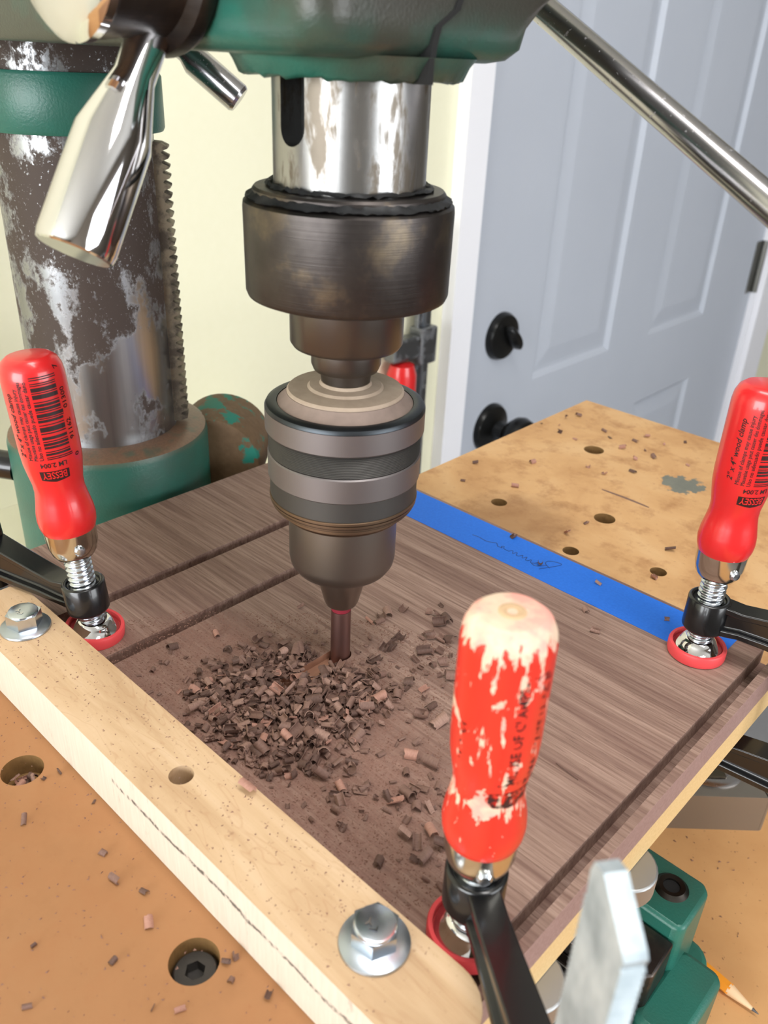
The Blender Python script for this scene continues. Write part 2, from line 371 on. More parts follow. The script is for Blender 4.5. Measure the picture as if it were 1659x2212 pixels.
# wall_left with window opening, wall_front with window opening, wall_right
b=B().box(WX,2.2,-2.7,-2.6,FZ,-.25).box(WX,2.2,-2.7,-2.6,1.09,CZ).box(1.37,2.2,-2.7,-2.6,-.25,1.09)
struct(obj('wall_left',b.mesh(),'panelling'))
b=B().box(2.2,2.3,-2.6,2.5,FZ,-.18).box(2.2,2.3,-2.6,2.5,.88,CZ).box(2.2,2.3,-2.6,-.27,-.18,.88).box(2.2,2.3,1.27,2.5,-.18,.88)
struct(obj('wall_front',b.mesh(),'panelling'))
struct(obj('wall_right',B().box(WX,2.2,2.5,2.6,FZ,CZ).mesh(),'panelling'))
w1=struct(bpy.data.objects.new('window_1',None)); COL.objects.link(w1); w1.location=(.46,-2.62,.42)
lpart('pane',B().box(-.90,.90,-.06,-.05,-.66,.66),'pane',w1,None)
b=B()
for x in (-.905,-.02,.865): b.box(x,x+.04,-.05,0,-.665,.665)
for z in (-.665,-.02,.625): b.box(-.905,.905,-.049,-.001,z,z+.04)
lpart('window_frame',b,'white',w1,None)
w2=struct(bpy.data.objects.new('window_2',None)); COL.objects.link(w2); w2.location=(2.22,.5,.35)
lpart('pane',B().box(.05,.06,-.76,.76,-.52,.52),'pane',w2,None)
b=B()
for x in (-.77,-.02,.73): b.box(0,.05,x,x+.04,-.53,.53)
for z in (-.53,-.02,.49): b.box(.001,.049,-.77,.77,z,z+.04)
lpart('window_frame',b,'white',w2,None)
lamp=thing('ceiling_lamp','long white fluorescent ceiling lamp above the drill press','lamp',(.45,-.1,CZ))
lpart('housing',B().box(-.62,.62,-.14,.14,-.05,0),'white',lamp,None,.004)
# door
door=struct(bpy.data.objects.new('door_1',None)); COL.objects.link(door); door.location=(WX,DY0,FZ)
door['label']='grey blue six panel door with black deadbolt and knob'
X0,X1=WX-.045,WX-.004
PY=[(.835,1.056),(1.191,1.412)]; PZ=[(-1.03,-.325),(-.198,.53),(.64,.80)]
b=B()
ys=[DY0,.835,1.056,1.191,1.412,DY1]
for i in (0,2,4): b.box(X0,X1,ys[i],ys[i+1],FZ+.01,.85)
zs=[FZ+.01,-1.03,-.325,-.198,.53,.64,.80,.85]
for a,c in PY:
    for i in (0,2,4,6): b.box(X0,X1,a,c,zs[i],zs[i+1])
part('door_slab',b,'door',door,None)
for a,c in PY:
    for z0,z1 in PZ:
        lv=[(0,0),(.008,-.006),(.014,-.006),(.040,-.002)]
        rings=[[(X1+d,a+o_,z0+o_),(X1+d,c-o_,z0+o_),(X1+d,c-o_,z1-o_),(X1+d,a+o_,z1-o_)] for o_,d in lv]
        bb=B(); n=4; v=[p for r_ in rings for p in r_]
        f=[(k*4+i,k*4+(i+1)%4,(k+1)*4+(i+1)%4,(k+1)*4+i) for k in range(3) for i in range(4)]+[(12,13,14,15)]
        v+=[(X0,a,z0),(X0,c,z0),(X0,c,z1),(X0,a,z1)]; f+=[(16,17,18,19)]+[(i,(i+1)%4,16+(i+1)%4,16+i) for i in range(4)]
        part('panel',bb.add(v,f),'door',door,None)
MX=lambda y,z,x=X1: axis_matrix((x,y,z),(1,0,0))
dbolt=part('deadbolt',B().lathe([(.033,0),(.033,.004),(.030,.010),(.018,.013),(0,.013)],32,MX(.741,-.113)),'black_knob',door)
bb=B(); rings=[]
for t,rw,rh in [(.010,.008,.019),(.018,.0095,.024),(.025,.0085,.022),(.029,.005,.014)]:
    rings.append([(X1+t, .747+rw*math.cos(2*PI*j/20)*.8-rh*math.sin(2*PI*j/20)*.62, -.113+rh*math.sin(2*PI*j/20)*.75+rw*math.cos(2*PI*j/20)*.5) for j in range(20)])
part('thumb_turn',bb.loft(rings),'black_knob',dbolt)
kn=part('door_knob',B().lathe([(.036,0),(.036,.004),(.033,.009),(.020,.013),(.014,.016),(.013,.030),(.020,.036),(.028,.045),(.030,.054),(.027,.063),(.018,.068),(0,.069)],36,MX(.7375,-.247)),'black_knob',door)
for z in (-.135,.6,-.95):
    part('hinge',B().box(X1-.002,X1+.0015,DY1-.030,DY1-.001,z-.052,z+.052).lathe([(.006,-.052),(.006,.052)],12,Matrix.Translation((X1+.006,DY1+.002,z))),'hinge',door)
# casing
def trim(name,b): struct(obj(name,b.mesh(name,None),'white')); 
trim('trim_1',B().box(WX,WX+.017,.607,.648,FZ,.93).box(WX-.05,WX+.006,.6495,.6605,FZ,.86))
trim('trim_2',B().box(WX,WX+.017,1.646,1.735,FZ,.93).box(WX-.05,WX+.006,1.634,1.6445,FZ,.86))
trim('trim_3',B().box(WX,WX+.017,.6481,1.6459,.874,.93))
struct(obj('baseboard_back',B().box(WX,WX+.012,-1.85,.606,FZ,FZ+.09).mesh(),'white'))
# cream ledge along the back wall
ledge=tag(obj('wall_ledge',B().prism(rrect(-.4499,-.335,-.5,.30,.006,4),-.150,-.128).mesh('wall_ledge',40),'wall'),'cream painted ledge on the wall behind the drill press column','ledge')

# ------------------------------------------------------------------ work bench
bench=thing('workbench','tan topped workbench carrying the drill press and vise','workbench',(0,-.1,FZ))
part('bench_top',B().prism(rrect(-.44,.42,-.7,.300,.004,3),-.25,-.22),'bench',bench,30)
for x in (-.40,.36):
    for y in (-.66,.25): part('leg',B().box(x-.035,x+.035,y-.035,y+.035,FZ,-.25),'maple',bench,None,.003)

# ------------------------------------------------------------------ drill press
CX,CY=-.229,.031
dp=thing('drill_press','green drill press with round steel column and chrome levers','drill press',(CX,CY,-.22))
T=Matrix.Translation
part('base',B().prism(rrect(CX-.10,CX+.20,CY-.11,CY+.11,.03,6),-.22,-.195).lathe([(.062,-.195),(.058,-.16),(.048,-.15),(.040,-.15)],40,T((CX,CY,0))),'green',dp,35,.004)
part('column',B().lathe([(.039,-.195),(.039,.30)],72,T((CX,CY,0))),'column',dp)
# rack: toothed strip on the far right side of the column
ra=R(52)            # direction of the rack around the column
bb=B(); pitch=.0047; z=.026; poly=[(0,.026)]
while z<.181-pitch:
    poly+=[(.0062,z+.0004),(.0095,z+.0017),(.0095,z+.0026),(.0062,z+.0042)]; z+=pitch
poly+=[(0,z)]
bb.add([],[])
n=len(poly); M=T((CX,CY,0))@rotz(ra)
v=[M@Vector((.0365+x,-.0065,zz)) for x,zz in poly]+[M@Vector((.0365+x,.0065,zz)) for x,zz in poly]
bb.add(v,[tuple(range(n)),tuple(range(n,2*n))[::-1]]+[(i,(i+1)%n,n+(i+1)%n,n+i) for i in range(n)])
part('rack',bb,'rack',dp,20)
part('rack_collar',B().lathe([(.0392,.181),(.0442,.181),(.0450,.1825),(.0450,.2055),(.0440,.207),(.0392,.207)],64,T((CX,CY,0))),'green',dp)
# table bracket
bk=part('table_bracket',B().lathe([(.0392,.024),(.053,.0225),(.0555,.0215),(.0565,.018),(.0565,-.09),(.052,-.10),(.0392,-.10)],72,T((CX,CY,0))),'green_dusty',dp)
hd=Vector((.66,-.75,0)).normalized()
bc=Vector((-.209,.093,-.008))
part('gear_housing',B().lathe([(.0,-.03),(.026,-.03),(.030,-.026),(.0305,.010),(.0285,.016),(.021,.019),(0,.019)],40,axis_matrix(bc,hd)),'green_rust',bk)
part('crank_shaft',B().lathe([(0,-.02),(.008,-.02),(.008,.012),(.0062,.014),(.0062,.022),(0,.022)],24,axis_matrix(bc+Vector((.004,.035,.006)),(.72,.69,0))),'chrome_worn',bk)
part('lock_lever',B().tube([(-.262,-.014,-.003),(-.30,-.05,.004),(-.36,-.11,.014)],[.0085,.0085,.0085],20),'black',bk)
part('bracket_arm',B().prism(rrect(CX+.03,-.02,CY-.055,CY+.02,.012,5),-.09,-.052),'green',bk,35,.003)
# cast iron table with rounded ears
tb=part('cast_table',B().prism(rrect(-.06,.092,-.095,.095,.02,6),-.051,-.0312),'iron',dp,35)
for y in (.019,-.041):
    part('table_ear',B().prism([(.085,y-.012)]+arc(.128,y,.012,-90,90,14)+[(.085,y+.012)],-.041,-.0313),'iron',tb,35,.0008)
# head casting, lofted outline widening upward
def head_ring(z,yn,yp,xf,rc):
    pts=[]
    pts+=arc(xf-rc,-yn+rc,rc,-90,0,6)
    pts+=arc(xf-rc*1.3,yp-rc*1.3,rc*1.3,0,90,6)
    pts+=[(-.06,yp+.002),(-.14,yp+.012),(-.20,yp+.036)]
    pts+=arc(-.245,.035,.058,62,200,8)
    pts+=[(-.23,-.034),(-.15,-yn+.001),(-.08,-yn)]
    return [(x,y,z) for x,y in pts]
rings=[head_ring(.2185,.037,.037,.026,.008),head_ring(.2195,.040,.042,.030,.009),head_ring(.2225,.043,.0455,.033,.010),head_ring(.228,.0435,.047,.0335,.010),head_ring(.233,.044,.054,.0335,.011),head_ring(.239,.0445,.064,.0335,.012),head_ring(.25,.045,.072,.034,.013),head_ring(.34,.048,.075,.034,.014)]
hdo=part('head_casting',B().loft(rings),'green_grimy',dp,50)
random.seed(4)
lip=B().lathe([(.0243,.2195),(.0243,.2140),(.0316,.2134),(.0328,.2142),(.0346,.2172),(.0362,.2195)],96,None)
lip.v=[(x*(1+random.uniform(-.012,.012)),y*(1+random.uniform(-.012,.012)),z+(random.uniform(-.0007,.0005) if z<.215 else 0)) for x,y,z in lip.v]
part('quill_boss',lip,'green_grimy',hdo,60)
sp=[(.0105,.2420),(.0079,.2365),(.0054,.231),(-.0018,.2268),(-.0032,.2222),(-.0037,.2185)]
bb=B(); v=[]; wd=.0011
for y,z in sp: v+=[(.0342,y-wd,z),(.0342,y+wd,z),(.028,y-wd,z),(.028,y+wd,z)]
f=[]
for i in range(len(sp)-1):
    k=i*4; f+=[(k,k+1,k+5,k+4),(k+2,k+6,k+7,k+3),(k,k+4,k+6,k+2),(k+1,k+3,k+7,k+5)]
f+=[(0,2,3,1),(20,21,23,22)]
part('split_seam',bb.add(v,f),'slot',hdo,None)
part('split_seam',B().box(.0300,.0356,-.0068,-.0046,.2131,.2195),'slot',hdo,None)
# feed hub on the near side
HX,HZ=-.027,.2425
hub=part('lever_hub',B().lathe([(0,0),(.0255,0),(.0262,.002),(.0255,.005),(.0225,.007),(.0215,.012),(.0225,.022),(.0225,.026),(0,.026)],48,axis_matrix((HX,-.0435,HZ),(0,-1,0))),'blued',dp)
part('hub_cap',B().lathe([(.0228,0),(.0236,.001),(.0236,.0035),(.021,.006),(.012,.0075),(0,.008)],48,axis_matrix((HX,-.0692,HZ),(0,-1,0))),'chrome',hub)
def lever(name,A,E_,prof,parent,mat):
    A=Vector(A);E_=Vector(E_); Ln=(E_-A).length
    return part(name,B().lathe([(r_,t*Ln) for t,r_ in prof],36,axis_matrix(A,E_-A)),mat,parent,28)
lever('feed_lever',(-.0271,-.0393,.2423),(-.0190,-.0844,.1698),[(0,.0),(0.0,.0056),(.425,.0056),(.625,.0104),(.97,.0107),(.995,.0103),(1.0,.0096),(1.0,0)],dp,'chrome')
lever('lock_handle',(-.232,.085,.228),(-.2005,.1138,.1950),[(0,0),(0,.0052),(.36,.0052),(.46,.0078),(.97,.0078),(1.0,.0068),(1,0)],dp,'chrome_worn')
lever('feed_lever',(-.075,.110,.2735),(.165,.0418,.1605),[(0,0),(0,.0047),(1,.0047),(1,0)],dp,'chrome_worn')
part('lever_hub',B().lathe([(0,0),(.024,0),(.026,.003),(.022,.008),(.02,.05),(0,.052)],40,axis_matrix((-.06,.07,.272),(0,1,0))),'blued',dp)
# quill with slot
q=part('quill',B().lathe([(.0237,.1785),(.0237,.30)],96),'quill',dp)
cdir=math.atan2(CAMPOS.y,CAMPOS.x)
sa=cdir-R(46)
bb=B().prism([(-.0045,.26)]+arc(0,.2005,.0052,180,360,14)+[(.0052,.26)],.014,.03,rotz(sa)@Matrix(((0,0,1,0),(1,0,0,0),(0,1,0,0),(0,0,0,1))))
bb.v=[tuple(Vector(p)-base_of(dp)) for p in bb.v]
boolean(q,[bb])
q.data.polygons.foreach_set('use_smooth',[True]*len(q.data.polygons)); q.data.set_sharp_from_angle(angle=R(30))
part('slot_shade_plate',B().box(.0142,.0152,-.0062,.0062,.193,.26,rotz(sa)),'slot',q,None)  # near-black plate added to paint the shade inside the slot
stop=part('quill_stop',B().lathe([(.0240,.1832),(.0296,.1830),(.0303,.1822),(.0304,.1800),(.0320,.1797),(.0332,.1786),(.0334,.1770),(.0332,.1515),(.0326,.1500),(.0300,.1490),(.018,.1490)],96),'blued',dp)
gr=B().lathe([(.0238,.1838),(.0250,.1842),(.0262,.1834)],96)
gr.v=[(x*(1+random.uniform(-.012,.03)),y*(1+random.uniform(-.012,.03)),z+random.uniform(-.0004,.0007)) for x,y,z in gr.v]; part('grease_ring',gr,'grease',stop)
gr=B().lathe([(.0302,.1815),(.0312,.1806),(.0324,.1799)],120)
gr.v=[(x*(1+random.uniform(-.004,.012)),y*(1+random.uniform(-.004,.012)),z+random.uniform(-.0002,.0006)) for x,y,z in gr.v]; part('grease_ring',gr,'grease',stop)
part('spindle',B().lathe([(.0,.152),(.0193,.152),(.0192,.1340),(.0183,.1326),(.016,.1318),(.0120,.1318),(.0121,.1262),(.0112,.1240),(.009,.1232),(.0085,.1198),(0,.1198)],72),'spindle',dp)

# ------------------------------------------------------------------ chuck and bit
ck=thing('keyless_chuck','dark grey ringed keyless drill chuck hanging from the spindle','drill chuck',(0,0,.026))
part('top_cap',B().lathe([(.0086,.1196),(.0092,.1186),(.0126,.1182),(.0134,.1174),(.0200,.1170),(.0206,.1163),(.0206,.1158),(0,.1158)],72),'chuck_cap',ck)
part('top_step',B().lathe([(0,.1157),(.0207,.1157),(.0214,.1145),(.0234,.1126),(.0240,.1122),(.0240,.1115),(0,.1115)],72),'chuck_step',ck)
part('top_rim',B().lathe([(0,.1114),(.0241,.1114),(.0242,.1124),(.0262,.1126),(.0278,.1119),(.0284,.1108),(.0284,.1106),(0,.1106)],96),'chuck_black',ck)
part('grip_band',B().lathe([(0,.1105),(.0284,.1105),(.0284,.1030),(.0281,.1026),(0,.1026)],96),'chuck_band',ck)
kb=[(0,.1025)]
zz=.1024
while zz>.0945: kb+=[(.0274,zz),(.0271,zz-.0003)]; zz-=.0006
kb+=[(0,.0942)]
part('knurled_band',B().lathe(kb,96),'chuck_dark',ck,80)
part('grip_band',B().lathe([(0,.0941),(.0272,.0941),(.0277,.0936),(.0277,.0852),(.0274,.0848),(0,.0848)],96),'chuck_band',ck)
part('lower_band',B().lathe([(0,.0847),(.0270,.0847),(.0270,.0774),(0,.0774)],96),'chuck_dark',ck)
rg=[(0,.0773),(.0270,.0773)]
for i in range(5):
    z=.0771-i*.0013; r_=.0273-.0004*i*i*.5; rg+=[(r_,z),(r_,z-.0009),(r_-.0004,z-.0010),(r_-.0004,z-.0012)]
rg+=[(.0225,.0692),(.0206,.0688),(0,.0688)]
part('ringed_collar',B().lathe(rg,96),'chuck_rings',ck,50)
part('chuck_nose',B().lathe([(0,.0687),(.0204,.0687),(.0204,.0500),(.0199,.0472),(.0184,.0448),(.0155,.0430),(.0120,.0418),(.0100,.0412),(0,.0412)],96),'chuck_nose',ck,50)
bb=B().lathe([(0,.0411),(.0098,.0411),(.0092,.037),(.0070,.0280),(.0063,.0262),(0,.0262)],60)
part('jaw_cone',bb,'jaw',ck,40)
bit=thing('drill_bit','brown spinning drill bit with red shank mark entering the walnut board','drill bit',(0,0,-.0055))
part('shank_mark',B().lathe([(0,.0262),(.0037,.0262),(.0040,.0258),(.0040,.0228),(0,.0228)],32),'bit_red',bit)
part('bit_body',B().lathe([(0,.0227),(.00405,.0227),(.00405,-.0040),(.0032,-.0045),(0,-.0055)],40),'bit',bit)

# ------------------------------------------------------------------ fibreboard table top with holes
def cyl(x,y,r,z0,z1,seg=32): return B().lathe([(r,z0),(r,z1)],seg,T((x,y,0)))
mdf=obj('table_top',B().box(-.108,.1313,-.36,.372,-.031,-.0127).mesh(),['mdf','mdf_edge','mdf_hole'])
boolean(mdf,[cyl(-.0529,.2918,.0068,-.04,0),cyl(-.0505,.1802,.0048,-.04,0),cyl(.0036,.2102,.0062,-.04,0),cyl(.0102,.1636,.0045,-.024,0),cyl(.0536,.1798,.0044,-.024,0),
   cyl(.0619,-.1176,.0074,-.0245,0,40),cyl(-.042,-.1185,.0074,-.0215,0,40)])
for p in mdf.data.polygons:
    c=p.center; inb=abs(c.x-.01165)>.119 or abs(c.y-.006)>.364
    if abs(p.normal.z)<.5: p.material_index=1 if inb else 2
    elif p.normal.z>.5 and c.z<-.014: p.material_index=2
tag(mdf,'tan fibreboard drill press table with drilled holes under the walnut board','table top')
# socket screw in the front recess
cs=thing('socket_screw','black socket head screw sunk in the front recess of the fibreboard','screw',(.0619,-.1176,-.0245))
hexp=[(.0031*math.cos(R(60*i+12)),.0031*math.sin(R(60*i+12))) for i in range(6)]
o=lpart('screw_head',B().lathe([(0,0),(.0064,0),(.0066,.0004),(.0066,.0066),(.0060,.0074),(0,.0074)],40),'screw_black',cs)
boolean(o,[B().prism(hexp,.0035,.01)])
wd_=lpart('washer',B().lathe([(.0067,0),(.0072,0),(.0072,.0012),(.0067,.0012)],40,None,True),'black_metal',cs)

# ------------------------------------------------------------------ walnut board
board=obj('walnut_board',B().box(-.163,.1325,-.0777,.1375,-.0126,0).mesh(),['walnut','walnut_end','fresh'])
boolean(board,[B().box(-.1032,-.0968,-.09,.15,-.006,.01),B().box(-.0638,-.0575,-.09,.085,-.006,.01),B().box(.1237,.1290,-.09,.15,-.0085,.01),
   B().box(-.0042,.0042,-.032,0,-.0032,.01),cyl(0,0,.0046,-.0085,.01,40)])
for p in board.data.polygons:
    c=p.center
    if p.normal.x>.7 and c.x>.13 or p.normal.x<-.7 and c.x<-.16: p.material_index=1
    if abs(c.x)<.0047 and -.033<c.y<.006 and c.z<-.001: p.material_index=2
tag(board,'walnut board with three cross grooves lying on the fibreboard table','board')
bev(board,.0003,1)
# blue tape
def wavy(x0,x1,y0,y1,n=24):
    random.seed(9); p=[]
    for i in range(n+1): p.append((x0+(x1-x0)*i/n,y0+random.uniform(-.0001,.0001)))
    for i in range(n,-1,-1): p.append((x0+(x1-x0)*i/n+(.0 if i else 0),y1+random.uniform(-.0001,.0001)))
    return p
tape=tag(obj('masking_tape',B().prism(wavy(-.13,.1130,.1090,.1352),0.0001,.00035).mesh(),'tape'),'blue masking tape strip stuck along the far edge of the walnut board','tape')
# handwriting "Runner" in pencil, reading from the far side
hw=[[(.0195,.1165),(.0250,.1275),(.0225,.1285),(.0185,.1262),(.0190,.1232),(.0228,.1212)],[(.0205,.1225),(.0170,.1178),(.0135,.1185)],
    [(.0160,.1222),(.0150,.1196),(.0132,.1186),(.0120,.1210),(.0112,.1187)],
    [(.0112,.1187),(.0100,.1188),(.0090,.1214),(.0078,.1190),(.0066,.1214),(.0056,.1192)],
    [(.0056,.1192),(.0042,.1190),(.0030,.1214),(.0018,.1191),(.0004,.1214),(-.0008,.1193)],
    [(-.0008,.1193),(-.0040,.1196),(-.0052,.1216),(-.0062,.1204),(-.0050,.1194),(-.0078,.1192)],
    [(-.0078,.1192),(-.0100,.1214),(-.0118,.1202),(-.0150,.1190),(-.0200,.1194),(-.0238,.1188)]]
b=B()
for st in hw:
    pts=[]
    for i in range(len(st)-1):
        p0=Vector(st[max(i-1,0)]);p1=Vector(st[i]);p2=Vector(st[i+1]);p3=Vector(st[min(i+2,len(st)-1)])
        for k in range(6):
            t=k/6; pts.append(.5*((2*p1)+(p2-p0)*t+(2*p0-5*p1+4*p2-p3)*t*t+(3*p1-p0-3*p2+p3)*t**3))
    pts.append(Vector(st[-1])); b.tube([(p.x,p.y,.00037) for p in pts],.00016,5)
obj('handwriting',b.mesh(),'graphite',tape)

# ------------------------------------------------------------------ maple fence with bolts
FY0,FY1,FZ1=-.1050,-.0782,.0127
pl=[(-.119,FY0)]+arc(.1515,FY0+.016,.016,-90,0,8)[0:]+arc(.1475,FY1-.016,.02,0,60,6)+[(.130,FY1),(-.112,FY1),(-.119,FY1-.005)]
pl=[(-.119,FY0)]+arc(.127,FY0+.0134,.0134,-90,90,16)+[(-.113,FY1),(-.119,FY1-.004)]
fence=obj('fence',B().prism(pl,-.0126,FZ1).mesh(),['maple','sawn_lit'])
boolean(fence,[cyl(.0214,-.0919,.0041,-.02,.03,36)])
for p in fence.data.polygons:
    if p.normal.y<-.6 and p.center.y<-.1: p.material_index=1
    p.use_smooth=False
bev(fence,.0008,2)
tag(fence,'pale maple fence strip bolted down along the near side of the walnut board','fence')
def hexbolt(x,y,rot,label):
    t=thing('hex_bolt',label,'bolt',(x,y,FZ1),'zinc hex bolts in the maple fence')
    lpart('flange',B().lathe([(0,0),(.0094,0),(.0098,.0004),(.0096,.0010),(.0072,.0022),(0,.0022)],48),'zinc_soft',t)
    hx=[(.0068*math.cos(R(60*i+rot)),.0068*math.sin(R(60*i+rot))) for i in range(6)]
    o=lpart('head',B().prism(hx,.0012,.0074),'zinc',t,None)
    # chamfered crown
    rings=[[(.0068*s_*math.cos(R(60*i+rot)),.0068*s_*math.sin(R(60*i+rot)),z) for i in range(6)] for s_,z in ((1,.0074),(.80,.0082))]
    lpart('crown',B().lathe([(.0058,.0074),(.0056,.0080),(.0050,.0082),(0,.0080)],40),'zinc',t)
    v,f=text2d('Y',.0032,'CENTER'); bb=B()
    for tx,ang in (('Y',200),('L',110)):
        v,f=text2d(tx,.0032,'CENTER'); Mx=rotz(R(ang+rot))
        n=len(v); vv=[Mx@Vector((a+(.0016 if tx=='Y' else -.0018),c-.001,.00815)) for a,c in v]+[Mx@Vector((a+(.0016 if tx=='Y' else -.0018),c-.001,.00838)) for a,c in v]
        bb.add(vv,[tuple(i+n for i in q_) for q_ in f])
    lpart('raised_mark',bb,'chrome',t,None)
    lpart('shank',B().lathe([(0,-.012),(.004,-.012),(.004,.001),(0,.001)],20),'zinc',t)
    return t
hexbolt(-.0871,-.0908,15,'zinc flanged hex bolt at the far end of the maple fence beside the left clamp')
hexbolt(.1061,-.0895,8,'zinc flanged hex bolt at the near end of the maple fence beside the worn clamp')

# ------------------------------------------------------------------ bar clamps
HP=[(.0,0),(.0088,0),(.0098,.0012),(.0107,.0040),(.0110,.0070),(.0107,.0105),(.0098,.0150),(.0092,.0190),(.0093,.0225),(.0100,.0265),(.0107,.0310),(.0110,.0360),(.0111,.0560),(.0111,.0640),(.0107,.0672),(.0096,.0697),(.0078,.0712),(.0072,.0714)]
def hr(h):
    for (r0,h0),(r1,h1) in zip(HP[1:],HP[2:]):
        if h0<=h<=h1: return r0+(r1-r0)*(h-h0)/max(h1-h0,1e-9)
    return .0111
def ibeam(st,M):
    rings=[]
    for s,zc,h,w_,web in st:
        a=h/2; f_=min(.0030,h*.22)
        pr=[(-w_/2,-a),(w_/2,-a),(w_/2,-a+f_),(web/2,-a+f_+.0008),(web/2,a-f_-.0008),(w_/2,a-f_),(w_/2,a),(-w_/2,a),(-w_/2,a-f_),(-web/2,a-f_-.0008),(-web/2,-a+f_+.0008),(-w_/2,-a+f_)]
        rings.append([M@Vector((s,y,zc+z)) for y,z in pr])
    return B().loft(rings)
def wrap(bb,v,f,fn):
    n=len(v); vv=[]
    for a,c in v:
        th,h=fn(a,c); r_=hr(h)+.00012; vv.append((r_*math.cos(th),r_*math.sin(th),h))
    bb.add(vv,f)
def printed(handle,th0,worn,mat):
    bb=B(); r0=.0110
    if not worn:
        lines=[('2" x 4" wood clamp',.0031,-52,.0360,.25),('Misuse of clamps may cause injury',.00205,-38,.0350,0),('Mauvaise usage peut causer des dommages',.00205,-27.5,.0350,0),('Uso no adecuado puede causar dano',.00205,-16.5,.0350,0)]
        for s,sz,dg,h0,sh in lines:
            v,f=text2d(s,sz,'LEFT',sh); mx=max(a for a,c in v)
            ln={0:.0255}.get(dg,.0300 if sz<.0025 else .0245); k=ln/mx if 'Misuse' not in s else .0275/mx
            wrap(bb,v,f,lambda a,c:(th0+R(dg)+.0006/r0-c/r0,h0+a*k))
        random.seed(77); h=.0352
        pat=[(.3,.3),(.3,.5),(.7,.3),(.3,.9),(.7,.3),(.8,.35),(.3,.5),(.9,.9),(.35,.4),(1.5,.5),(.3,.7),(.8,.3),(.3,.25),(1.1,.45),(.3,.3),(.9,.35),(.8,.4),(.3,.9),(1.3,.35),(.3,.3),(1.2,.5),(.3,.3),(.3,.8),(.3,.35),(.3,.4)]
        tot=sum(a+c for a,c in pat); k=.0315/tot
        for i,(a,c) in enumerate(pat):
            t0,t1=-7,(43 if i in (0,1,12,13,23,24) else 40); nseg=6; hh=h; h2=h+a*k
            v=[];f=[]
            for j in range(nseg+1):
                th=th0+R(t0+(t1-t0)*j/nseg)
                for q_ in (hh,h2): r_=hr(q_)+.00012; v.append((r_*math.cos(th),r_*math.sin(th),q_))
            f=[(2*j,2*j+2,2*j+3,2*j+1) for j in range(nseg)]
            bb.add(v,f); h+=(a+c)*k
        for s,h0,dg in (('0',.0335,54),('91162',.0405,50),('01300',.0525,50),('7',.0672,50)):
            v,f=text2d(s,.0030); wrap(bb,v,f,lambda a,c:(th0+R(dg)-c/r0+.0012/r0,h0+a*1.08))
        v,f=text2d('LM 2.004',.0026,'CENTER'); wrap(bb,v,f,lambda a,c:(th0+R(2)-a/r0,.0338-c))
    else:
        for s,sz,dg,h0 in (('MISUSE OF CLAMPS',.0036,34,.0285),('MAUVAISE USAGE',.0034,66,.0300),('LM 2.004',.0026,-38,.033)):
            v,f=text2d(s,sz); mx=max(a for a,c in v); k=(.030 if sz>.003 else .012)/mx
            wrap(bb,v,f,lambda a,c:(th0+R(dg)-c/r0,h0+a*k))
        v,f=text2d('LM 2.004',.0030,'CENTER'); wrap(bb,v,f,lambda a,c:(th0+R(40)-a/r0,.0290-c))
        v,f=text2d('2.004',.0030,'CENTER'); wrap(bb,v,f,lambda a,c:(th0+R(44)-a/r0,.0610-c))
    # logo: dark shield plate with the letters left open in red
    hb,ht=(.0268,.0305) if not worn else (.0205,.0255); lc=0 if not worn else 34; half=29 if not worn else 33
    v=[];f=[]; ns=12
    for j in range(ns+1):
        u_=-1+2*j/ns; th=th0+R(lc+u_*half)
        lo=hb-.0009*(1-abs(u_)); hi=ht
        for q_ in (lo,hi): r_=hr(q_)+.00010; v.append((r_*math.cos(th),r_*math.sin(th),q_))
    f=[(2*j,2*j+2,2*j+3,2*j+1) for j in range(ns)]; bb.add(v,f)
    lpart('printed_text',bb,mat,handle,None)
    lb=B(); v,f=text2d('BESSEY',.0040 if not worn else .0050,'CENTER'); mx=max(a for a,c in v); k=R(half)*.86*r0/mx
    n=len(v); vv=[]
    for a,c in v:
        th=th0+R(lc)-a*k/r0; h=ht-.0004-c*1.0; h=max(h,hb-.0006); r_=hr(h)+.0002; vv.append((r_*math.cos(th),r_*math.sin(th),h))
    lb.add(vv,f); lpart('logo_letters',lb,'red' if not worn else 'red_worn',handle,None)
